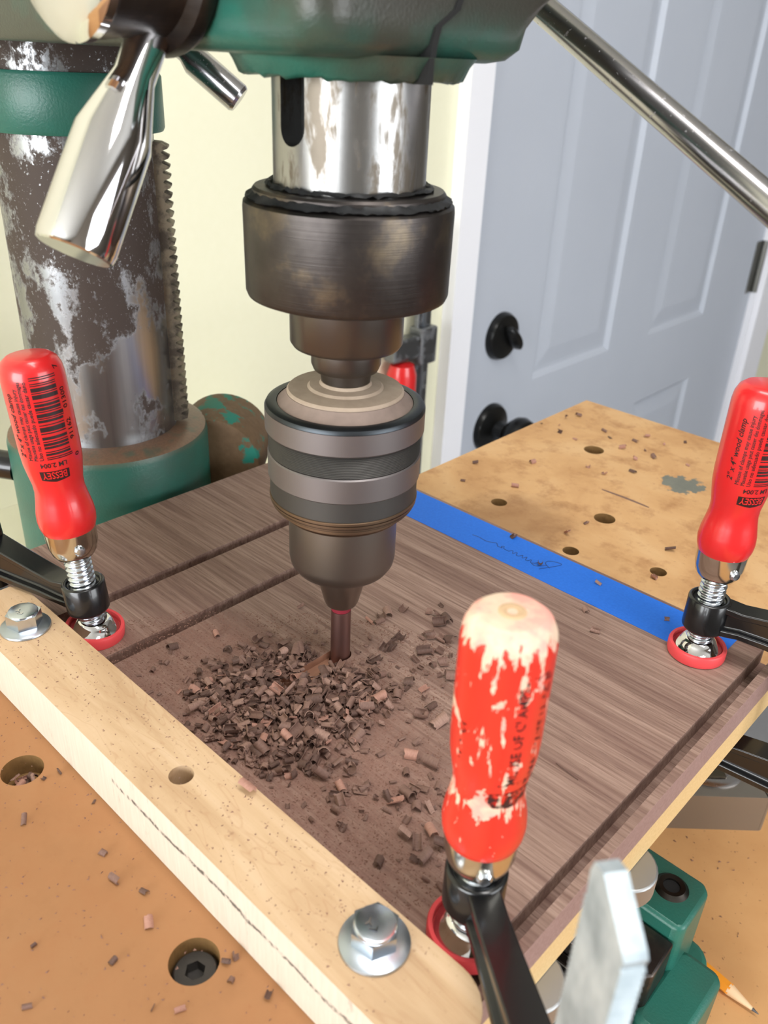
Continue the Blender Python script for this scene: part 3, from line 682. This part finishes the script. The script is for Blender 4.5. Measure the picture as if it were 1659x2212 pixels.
def clamp(loc,label,armdir,armlen,zs,th_print,worn=False,lean=None,bartop=.06,jawz=-.036,padtilt=None,rise=0):
    t=thing('bar_clamp',label,'clamp',loc,'red handled bar clamps holding the board')
    zb0,zb1,zf0,zf1=zs
    d=lpart('pad',B().lathe([(0,0),(.0118,0),(.0120,.0006),(.0120,.0042),(.0116,.0050),(.0104,.0050),(.0102,.0030),(0,.0030)],56),'red_pad',t,40)
    if padtilt: d.rotation_euler=padtilt; d.location=(0,0,.0006)
    sw=lpart('swivel',B().lathe([(0,.0030),(.0100,.0031),(.0098,.0038),(.0084,.0048),(.0074,.0064),(.0064,.0078),(.0054,.0083),(.0046,.0084),(0,.0084)],48),'chrome',d)
    # threaded screw
    v=[];f=[]; nt=28; pitch=.0023; z0=.0078; z1=zf0+.002; nz=int((z1-z0)/pitch*7)
    for i in range(nz+1):
        z=z0+(z1-z0)*i/nz
        for j in range(nt):
            ph=(z/pitch-j/nt)%1; tri=abs(ph*2-1); r_=.0045+.0009*min(1,max(0,tri*1.5-.25))
            v.append((r_*math.cos(2*PI*j/nt),r_*math.sin(2*PI*j/nt),z))
    for i in range(nz):
        for j in range(nt): f.append((i*nt+j,i*nt+(j+1)%nt,(i+1)*nt+(j+1)%nt,(i+1)*nt+j))
    lpart('screw',B().add(v,f),'zinc',t,60)
    M=rotz(R(armdir))
    zc=(zb0+zb1)/2; hb=zb1-zb0
    rod=.0086
    bb=B().lathe([(.0062,zb1-.0016),(.0070,zb1),(rod-.0006,zb1),(rod,zb1-.0008),(rod,zb0+.001),(rod-.001,zb0),(.0052,zb0),(.0052,zb1-.0016)],44,None,True)
    st=[(.0066,zc,hb*.92,.0090,.0050),(.014,zc,hb*.80,.0090,.0045),(.024,zc+rise*.3,hb*.90,.0092,.0045),(armlen-.012,zc+rise,hb*1.25,.0100,.0048),(armlen-.004,zc+rise,hb*1.5,.0110,.0100)]
    ib=ibeam(st,M); bb.add(ib.v,ib.f)
    ib=B().prism(rrect(armlen-.0125,armlen+.0135,-.0062,.0062,.005,5),zc+rise-hb*1.0,zc+rise+hb*1.15,M); bb.add(ib.v,ib.f)
    lpart('sliding_arm',bb,'black',t,40,.0007)
    # serrated bar
    bz0,bz1=jawz-.03,bartop; poly=[]; z=bz0
    out=[];inn=[]
    while z<bz1-.0095: out+=[(.0078,z),(.0070,z+.0008)]; inn+=[(-.0078,z),(-.0070,z+.0008)]; z+=.0016
    top=[(.0075,bz1-.0078),(.0066,bz1-.0066),(-.0035,bz1),(-.0068,bz1-.0012),(-.0075,bz1-.004)]
    poly=out+top+inn[::-1]
    n=len(poly); v=[M@Vector((armlen+a,-.0022,z_)) for a,z_ in poly]+[M@Vector((armlen+a,.0022,z_)) for a,z_ in poly]
    bar=lpart('bar',B().add(v,[tuple(range(n)),tuple(range(n,2*n))[::-1]]+[(i,(i+1)%n,n+(i+1)%n,n+i) for i in range(n)]),'galv',t,None)
    # fixed lower jaw
    ib=ibeam([(-.006,jawz-.0085,.012,.010,.006),(.012,jawz-.009,.0135,.0105,.006),(armlen-.012,jawz-.011,.018,.012,.006),(armlen+.012,jawz-.012,.022,.0125,.012)],M)
    lpart('fixed_jaw',ib,'black',t,30,.0008)
    lpart('jaw_pad',B().lathe([(0,jawz-.003),(.009,jawz-.003),(.009,jawz+.0045),(0,jawz+.0045)],32),'red_pad',t)
    # ferrule and pin
    fe=lpart('ferrule',B().lathe([(0,zf0),(.0060,zf0),(.0074,zf0+.0006),(.0086,zf0+.0024),(.0096,zf0+.006),(.0099,zf1+.0016),(.0096,zf1+.0018),(.0092,zf1+.0012),(0,zf1)],56),'nickel',t)
    dr=Vector((math.cos(th_print+R(12)),math.sin(th_print+R(12)),0)); pz_=(zf0+zf1)/2+.0008
    lpart('pin',B().lathe([(0,.0085),(.0021,.0085),(.0021,.0102),(.0015,.0110),(0,.0112)],20,axis_matrix((0,0,pz_),dr)),'zinc',fe)
    hdl=lpart('handle',B().lathe([(r_,z) for r_,z in HP]+[(.0,.0714)] ,64),'red' if not worn else 'red_worn',t,60)
    hdl.location=(0,0,zf1)
    printed(hdl,th_print,worn,'print' if not worn else 'print_worn')
    if lean:
        t.rotation_euler=lean
    return t
def facing(x,y): return math.atan2(CAMPOS.y-y,CAMPOS.x-x)
lv=Matrix.Rotation(R(4.2),4,Vector((.689,-.724,0))).to_euler()
clamp((-.0800,-.0660,.0002),'bright red handled clamp beside the column, at the far end of the fence',-164,.060,(.0130,.0270,.0395,.0505),facing(-.08,-.066),lean=lv,bartop=.055,rise=.006,padtilt=(R(-7),R(8),0))
clamp((.1040,.1110,.0004),'bright red handled clamp standing on the end of the blue tape',15,.060,(.0130,.0285,.0385,.0495),facing(.104,.111)+R(30),bartop=.05)
fc=clamp((.1176,-.0625,.0),'worn red handled clamp with chipped paint in the foreground',-36,.0630,(.0145,.0290,.0310,.0412),facing(.116,-.064),True,bartop=.1015)
for ch in fc.children:
    if ch.name.startswith('handle'):
        lpart('end_dimple',B().lathe([(.0,.0713),(.0012,.0714),(.0022,.0717),(.0030,.0716),(.0034,.0713)],28),'maple',ch)
# clamp hanging on the wall
wc=thing('bar_clamp','steel bar clamp with red handle hanging on the cream wall behind the chuck','clamp',(WX+.02,.552,-.35),None)
part('bar',B().box(WX+.012,WX+.019,.541,.564,-.42,.05),'steel_bar',wc,None,.001)
part('bar_rib',B().box(WX+.019,WX+.021,.549,.553,-.42,.05),'zinc_soft',wc,None)
part('sliding_arm',B().box(WX+.008,WX+.026,.495,.540,-.094,-.068).box(WX+.006,WX+.028,.5395,.568,-.105,-.06),'steel_bar',wc,None,.003)
part('handle',B().lathe([(0,-.21),(.012,-.21),(.017,-.2),(.018,-.16),(.0175,-.11),(.014,-.098),(0,-.096)],32,T((WX+.022,.513,0))),'red',wc)
part('hook',B().tube([(WX-.002,.552,.052),(WX+.03,.552,.052),(WX+.034,.552,.058)],.002,8),'hinge',wc)

# ------------------------------------------------------------------ vise, tape measure, pencil on the bench
vs=thing('bench_vise','green cast vise with black jaw standing on the bench under the table edge','vise',(.11,.06,-.22))
part('base',B().prism(rrect(.03,.150,-.03,.118,.012,5),-.22,-.165),'green',vs,35,.003)
up=part('rear_jaw',B().prism([(.02,.0800),(.1375,.0800),(.1405,.083),(.1400,.1085),(.136,.1125),(.02,.1130)],-.166,-.120),'green',vs,35,.0022)
part('flank',B().prism(rrect(.137,.160,.050,.098,.006,5),-.22,-.150),'green',vs,35,.003)
part('jaw_screw',B().lathe([(.0036,-.1225),(.0040,-.1186),(.0062,-.1182),(.0070,-.1190),(.0082,-.1200),(.0082,-.124),(.0036,-.124)],40,T((.1256,.0985,0)),True),'black_metal',up)
part('jaw_screw_socket',B().lathe([(0,-.1196),(.0045,-.1196),(.0045,-.1205),(0,-.1205)],24,T((.1256,.0985,0))),'slot',up)
part('sliding_jaw',B().prism([(.02,.0795),(.1385,.0795),(.1395,.058),(.1365,.055),(.1385,.050),(.1360,.0465),(.02,.0465)],-.166,-.1285),'blued',vs,30,.0012)
part('jaw_plate',B().box(.02,.1345,.0405,.0462,-.166,-.1375),'black_metal',vs,None,.001)
part('slide_block',B().box(.02,.1300,-.02,.0403,-.166,-.146),'black',vs,None,.002)
tmz=-.22
tdir=Vector((.0357,.0338,0)).normalized(); tper=Vector((-tdir.y,tdir.x,0))
tm=thing('tape_measure','chrome tape measure lying on the bench behind the vise','tape measure',(.1271-.035*tdir.x+.034*tper.x,.2698-.035*tdir.y+.034*tper.y,tmz))
tm.rotation_euler=(0,0,math.atan2(tdir.y,tdir.x))
poly=[(-.035,-.034),(.0315,-.034)]+arc(.0310,-.0305,.0035,-90,0,4)+[(.0335,-.012)]+arc(.002,.002,.0325,-20,110,14)+[(-.035,.0335)]
o=lpart('case',B().prism(poly,0,.030),'tape_case',tm,40); bev(o,.0035,3,45)
lpart('side_ring',B().lathe([(.0255,.0298),(.0262,.0310),(.0240,.0318),(.0190,.0316),(.0178,.0304),(.0170,.0298)],48,T((0,-.001,0)),True),'chrome_worn',tm)
lpart('belt_clip',B().box(-.012,.008,-.020,.030,.0315,.0328).box(-.008,.004,-.012,.026,.0328,.0345),'clip',tm,None,.0008)
lpart('tape_hook',B().box(-.0385,-.0352,-.033,-.010,.002,.014),'clip',tm,None,.0005)
pa,pb=Vector((.1741,.1430,-.2164)),Vector((.1448,.1469,-.2164)); pdv=(pb-pa).normalized()
pb=pa+pdv*.17
pn=thing('pencil','sharpened orange pencil lying on the bench beside the green vise','pencil',(pa.x,pa.y,-.22))
Mp=axis_matrix(pa,pdv)
part('barrel',B().prism([(.0036*math.cos(R(60*i)),.0036*math.sin(R(60*i))) for i in range(6)],.0165,.17,Mp),'pencil',pn,None)
part('sharpened_tip',B().lathe([(.0009,.0035),(.0034,.0175),(0,.0175)],24,Mp),'pencil_wood',pn)
part('lead_point',B().lathe([(.0002,0),(.0010,.0036),(0,.0036)],12,Mp),'lead',pn)

# ------------------------------------------------------------------ walnut shavings
random.seed(21)
def chip_mesh(i):
    wd=random.uniform(.0022,.0056); r_=random.uniform(.0006,.0015); span=R(random.uniform(100,280)); n=7; th=.00016
    a0=-PI/2-span/2; v=[];f=[]; cols=3
    for k in range(n+1):
        a=a0+span*k/n; rr=r_*(1+.35*k/n)
        for c in range(cols):
            x=-wd/2+wd*c/(cols-1)+ (random.uniform(-.00035,.00035) if c!=1 else 0)
            j=random.uniform(-.00008,.00008)
            for q_ in (0,th): v.append((x,(rr+q_+j)*math.cos(a),(rr+q_+j)*math.sin(a)+r_))
    w_=cols*2
    for k in range(n):
        for c in range(cols-1):
            p=k*w_+c*2
            f+=[(p,p+2,p+w_+2,p+w_),(p+1,p+w_+1,p+w_+3,p+3)]
        p=k*w_; f+=[(p,p+w_,p+w_+1,p+1)]
        p=k*w_+(cols-1)*2; f+=[(p,p+1,p+w_+1,p+w_)]
    for p0 in (0,n*w_):
        for c in range(cols-1):
            p=p0+c*2; f.append((p,p+1,p+3,p+2))
    return v,f
variants=[chip_mesh(i) for i in range(14)]
vmesh={}
def chip_me(vi,ci):
    if (vi,ci) not in vmesh:
        b=B().add(*variants[vi]); me=b.mesh('shaving',60); me.materials.append(MT['chip%d'%ci]); vmesh[(vi,ci)]=me
    return vmesh[(vi,ci)]
def blocked(x,y):
    if math.hypot(x,y)<.0062: return True
    for (a,c,r_) in ((-.080,-.066,.014),(.104,.111,.014),(.1176,-.0625,.014)):
        if math.hypot(x-a,y-c)<r_: return True
    return False
POS=[]          # x,y,z,kind,scale
HE=[(-0.025,-0.055),(-0.0242,-0.0377),(-0.018,-0.0136),(0.0051,-0.0075),(0.0205,0.0031),(0.0376,-0.0051),(0.0394,-0.0319),(0.0366,-0.0604),(0.0129,-0.066),(-0.0067,-0.0659)]
def inside(p,poly):
    c=False; n=len(poly)
    for i in range(n):
        x1,y1=poly[i];x2,y2=poly[(i+1)%n]
        if (y1>p[1])!=(y2>p[1]) and p[0]<(x2-x1)*(p[1]-y1)/(y2-y1)+x1: c=not c
    return c
def sample(poly,n,zf,kind,sc=(.75,1.2),ymin=-.0755):
    k=0; xs=[p[0] for p in poly]; ys=[p[1] for p in poly]
    while k<n:
        x=random.uniform(min(xs),max(xs)); y=random.uniform(min(ys),max(ys))
        if not inside((x,y),poly) or blocked(x,y) or y<ymin: continue
        if kind=='heap': x+=random.gauss(0,.004); y+=random.gauss(0,.004)
        if abs(x)<.0045 and -.021<y<.001 or blocked(x,y) or y<ymin: continue
        POS.append((x,y,zf(x,y),kind,random.uniform(*sc))); k+=1
def gz(x,y):
    d=math.hypot((x-.010)/.042,(y+.036)/.038); return max(0,1-d)*.0040*random.random()
CORE=[(-.016,-.056),(-.015,-.030),(-.006,-.012),(.010,-.010),(.026,-.008),(.033,-.030),(.028,-.052),(.008,-.062)]
sample(CORE,70,gz,'heap'); sample(HE,125,gz,'heap')
RT=[(-.0131,.0254),(.0054,.061),(.0414,.027),(.0629,-.0076),(.0327,-.0025),(.008,.006)]
sample(RT,34,lambda x,y:0,'right',(.8,1.3))
LOW=[(.0316,-.0686),(.0394,-.0319),(.0691,-.0176),(.1041,-.0567),(.0901,-.0641),(.0627,-.0673)]
sample(LOW,34,lambda x,y:0,'low',(.7,1.2))
for x,y in [(.055,.1022),(.0664,.0914),(.0068,.0571),(-.03,-.02),(-.045,-.03),(-.036,.01),(-.05,-.048),(-.02,.018)]: POS.append((x,y,0,'plain',random.uniform(.7,1.0)))
for x,y in [(-.0071,.1326),(.0179,.1202),(.047,.1266),(.0844,.1231)]: POS.append((x,y,.00036,'tape',random.uniform(.6,.8)))
far=[(-.1036,.3031),(-.093,.3101),(-.0972,.3253),(-.0933,.3369),(-.0853,.2995),(-.0713,.2969),(-.0649,.3256),(-.0564,.3189),(-.041,.3267),(-.0407,.308),(-.0236,.3369),(-.0387,.3404),(-.0181,.3108),(-.0278,.3168),(-.0251,.2984),(-.0405,.2638),(-.0277,.2626),(-.0167,.2801),(.0035,.3166),(-.0693,.2419),(-.0558,.2035),(-.0007,.1769),(.0551,.1717),(.0477,.2044),(-.0001,.1964),(.008,.3576),(-.0155,.3522),(-.0938,.212),(-.0828,.1858)]
for x,y in far: POS.append((x,y,-.0127,'far',random.uniform(.55,1.0)))
near=[(-.0313,-.1096),(-.0326,-.1151),(-.0108,-.108),(-.0194,-.1287),(.0427,-.1206),(.0323,-.1153),(.0689,-.1113),(.0743,-.1137),(.0693,-.109),(.0855,-.109),(.0461,-.1342),(.0655,-.1337),(.0416,-.1576),(.0257,-.1477),(.0109,-.1166),(.0227,-.1203),(.0713,-.1288)]
for x,y in near: POS.append((x,y,-.0127,'near',random.uniform(.4,.75)))
for i in range(8): POS.append((-.042+random.uniform(-.0035,.0035),-.1185+random.uniform(-.0035,.0035),-.0213+.0006*i,'recess',random.uniform(.6,.9)))
POS.append((.0415,-.0800,.0129,'edge',1.0))
for x,y in [(-.39,.02),(-.405,.045),(-.372,.012)]: POS.append((x,y,-.128,'ledge',1.2))
LBL={'heap':('curled brown walnut shaving in the heap between drill bit and fence','shavings heaped in front of the drill bit'),
 'right':('loose walnut shaving on the board to the right of the drill bit','shavings strewn right of the drill bit'),
 'low':('walnut shaving scattered on the board between the heap and the worn clamp','shavings strewn towards the worn clamp'),
 'plain':('lone walnut shaving on the bare walnut board away from the heap','single shavings on the bare board'),
 'tape':('small walnut crumb lying on the blue masking tape','crumbs on the blue tape'),
 'far':('dark walnut crumb on the far part of the fibreboard beyond the tape','crumbs on the far fibreboard'),
 'near':('small walnut crumb on the near fibreboard in front of the maple fence','crumbs on the near fibreboard'),
 'recess':('walnut shaving lying inside the round recess at the left of the fibreboard','shavings in the left recess'),
 'edge':('walnut shaving tuft stuck on the top edge of the maple fence',None),
 'ledge':('dark crumb on the cream ledge behind the column','crumbs on the wall ledge')}
NM={'tape':'wood_crumb','far':'wood_crumb','near':'wood_crumb','ledge':'wood_crumb'}
def placed(x,y,z,s,vi):
    flat=random.random()
    M=rotz(random.uniform(0,2*PI))@Matrix.Rotation(random.gauss(0,.22) if flat<.8 else random.uniform(-.9,.9),4,'Y')@Matrix.Rotation(random.choice((0,PI,random.uniform(0,6.28)))+random.gauss(0,.25),4,'X')@Matrix.Scale(s,4)
    lo=min((M@Vector(p)).z for p in variants[vi][0])
    return Matrix.Translation((x,y,z-lo+.00005))@M
for x,y,z,kind,s in POS:
    vi=random.randrange(14); ci=random.choice((0,0,0,1,1,2,3,3)) if kind not in ('far','near','ledge') else random.choice((0,3,0,2))
    o=bpy.data.objects.new(NM.get(kind,'wood_shaving'),chip_me(vi,ci)); COL.objects.link(o)
    o.matrix_world=placed(x,y,z,s,vi)
    l,g=LBL[kind]; tag(o,l,'wood shaving' if kind not in NM else 'crumb',g)
# the rest of the heap, too many to count
def stuff(name,label,n,poly,zf,sc,mat,ymin=-.0755,simple_=False):
    b=B(); k=0; xs=[p[0] for p in poly]; ys=[p[1] for p in poly]
    while k<n:
        x=random.uniform(min(xs),max(xs)); y=random.uniform(min(ys),max(ys))
        if not inside((x,y),poly) or blocked(x,y) or y<ymin: continue
        if mat!='dust' and poly is HE: x+=random.gauss(0,.0045); y+=random.gauss(0,.0045)
        if abs(x)<.0043 and -.020<y<.001 or blocked(x,y) or y<ymin: continue
        k+=1; s=random.uniform(*sc)
        if simple_:
            a=random.uniform(0,6.28); l=s; w_=s*random.uniform(.2,.7); h=s*random.uniform(.1,.35); ca,sa_=math.cos(a),math.sin(a); z=zf(x,y)
            pts=[(-l/2,-w_/2,0),(l/2,-w_/2*random.random(),0),(random.uniform(-.3,.3)*l,w_/2,0),(0,0,h)]
            b.add([(x+p[0]*ca-p[1]*sa_,y+p[0]*sa_+p[1]*ca,z+p[2]) for p in pts],[(0,2,1),(0,1,3),(1,2,3),(2,0,3)])
        else:
            vi=random.randrange(14); M=placed(x,y,zf(x,y),s,vi); b.add([M@Vector(p) for p in variants[vi][0]],variants[vi][1])
    me=bpy.data.meshes.new(name); me.from_pydata(b.v,[],b.f); me.update()
    o=obj(name,me,mat)
    if isinstance(mat,list):
        nf=len(variants[0][1]); me.polygons.foreach_set('material_index',[(i//nf)*7%3 for i in range(len(me.polygons))])
    tag(o,label,'shavings' if not simple_ else 'sawdust',None,'stuff'); return o
stuff('shavings_heap','bed of small dark walnut shavings filling the heap by the drill bit',700,HE,lambda x,y:gz(x,y)*.6,(.45,.9),['chip0','chip1','chip3'])
stuff('shavings_fringe','loose fringe of fine walnut shavings around the heap',170,[(-.05,-.07),(-.045,-.03),(-.02,.0),(.0,.02),(.02,.045),(.05,.02),(.07,-.015),(.105,-.055),(.09,-.066),(.03,-.07)],lambda x,y:0,(.35,.7),'chip0')
stuff('sawdust','fine brown sawdust spread over the walnut board around the heap',9000,[(-.09,-.075),(-.07,-.03),(-.03,.01),(.0,.03),(.03,.04),(.07,.0),(.11,-.055),(.10,-.075)],lambda x,y:0,(.0004,.0013),'dust',-.0765,True)
stuff('fence_sawdust','fine sawdust specks on the top of the maple fence',460,[(-.11,-.104),(.12,-.104),(.12,-.079),(-.11,-.079)],lambda x,y:.01272,(.0004,.0011),'dust',-.104,True)
stuff('table_sawdust','fine sawdust specks on the near fibreboard in front of the fence',420,[(-.10,-.17),(.12,-.17),(.12,-.106),(-.10,-.106)],lambda x,y:-.01268,(.0005,.0013),'dust',-.17,True)
stuff('bench_sawdust','dark sawdust specks on the bench around the vise and tape measure',160,[(.05,.12),(.24,.05),(.24,.20),(.14,.25),(.05,.29)],lambda x,y:-.2199,(.0008,.0026),'dust',-.17,True)

# thin splinter on the far fibreboard and a curled fibre on the walnut
sp_=tag(obj('wood_splinter',B().loft([[(-.0172+.032*t,.2424+.0008*math.sin(3*t)-w_,-.01268),(-.0172+.032*t,.2424+.0008*math.sin(3*t)+w_,-.01268),(-.0172+.032*t,.2424+.0008*math.sin(3*t)+w_*.5,-.0124),(-.0172+.032*t,.2424+.0008*math.sin(3*t)-w_*.5,-.0124)] for t,w_ in ((0,.0004),(.15,.0009),(.5,.0011),(.85,.0009),(1,.0004))]).mesh(),'chip0'),'long thin brown splinter lying on the far fibreboard beside the grey stain','splinter')

tag(obj('wood_splinter',B().loft([[(.098+.010*t,.0125-.0012*t-w_,.00005),(.098+.010*t,.0125-.0012*t+w_,.00005),(.098+.010*t,.0125-.0012*t,.0004)] for t,w_ in ((0,.0001),(.3,.0004),(.8,.0003),(1,.0001))]).mesh(),'chip3'),'tiny dark splinter on the bare walnut board near the right hand groove','splinter')
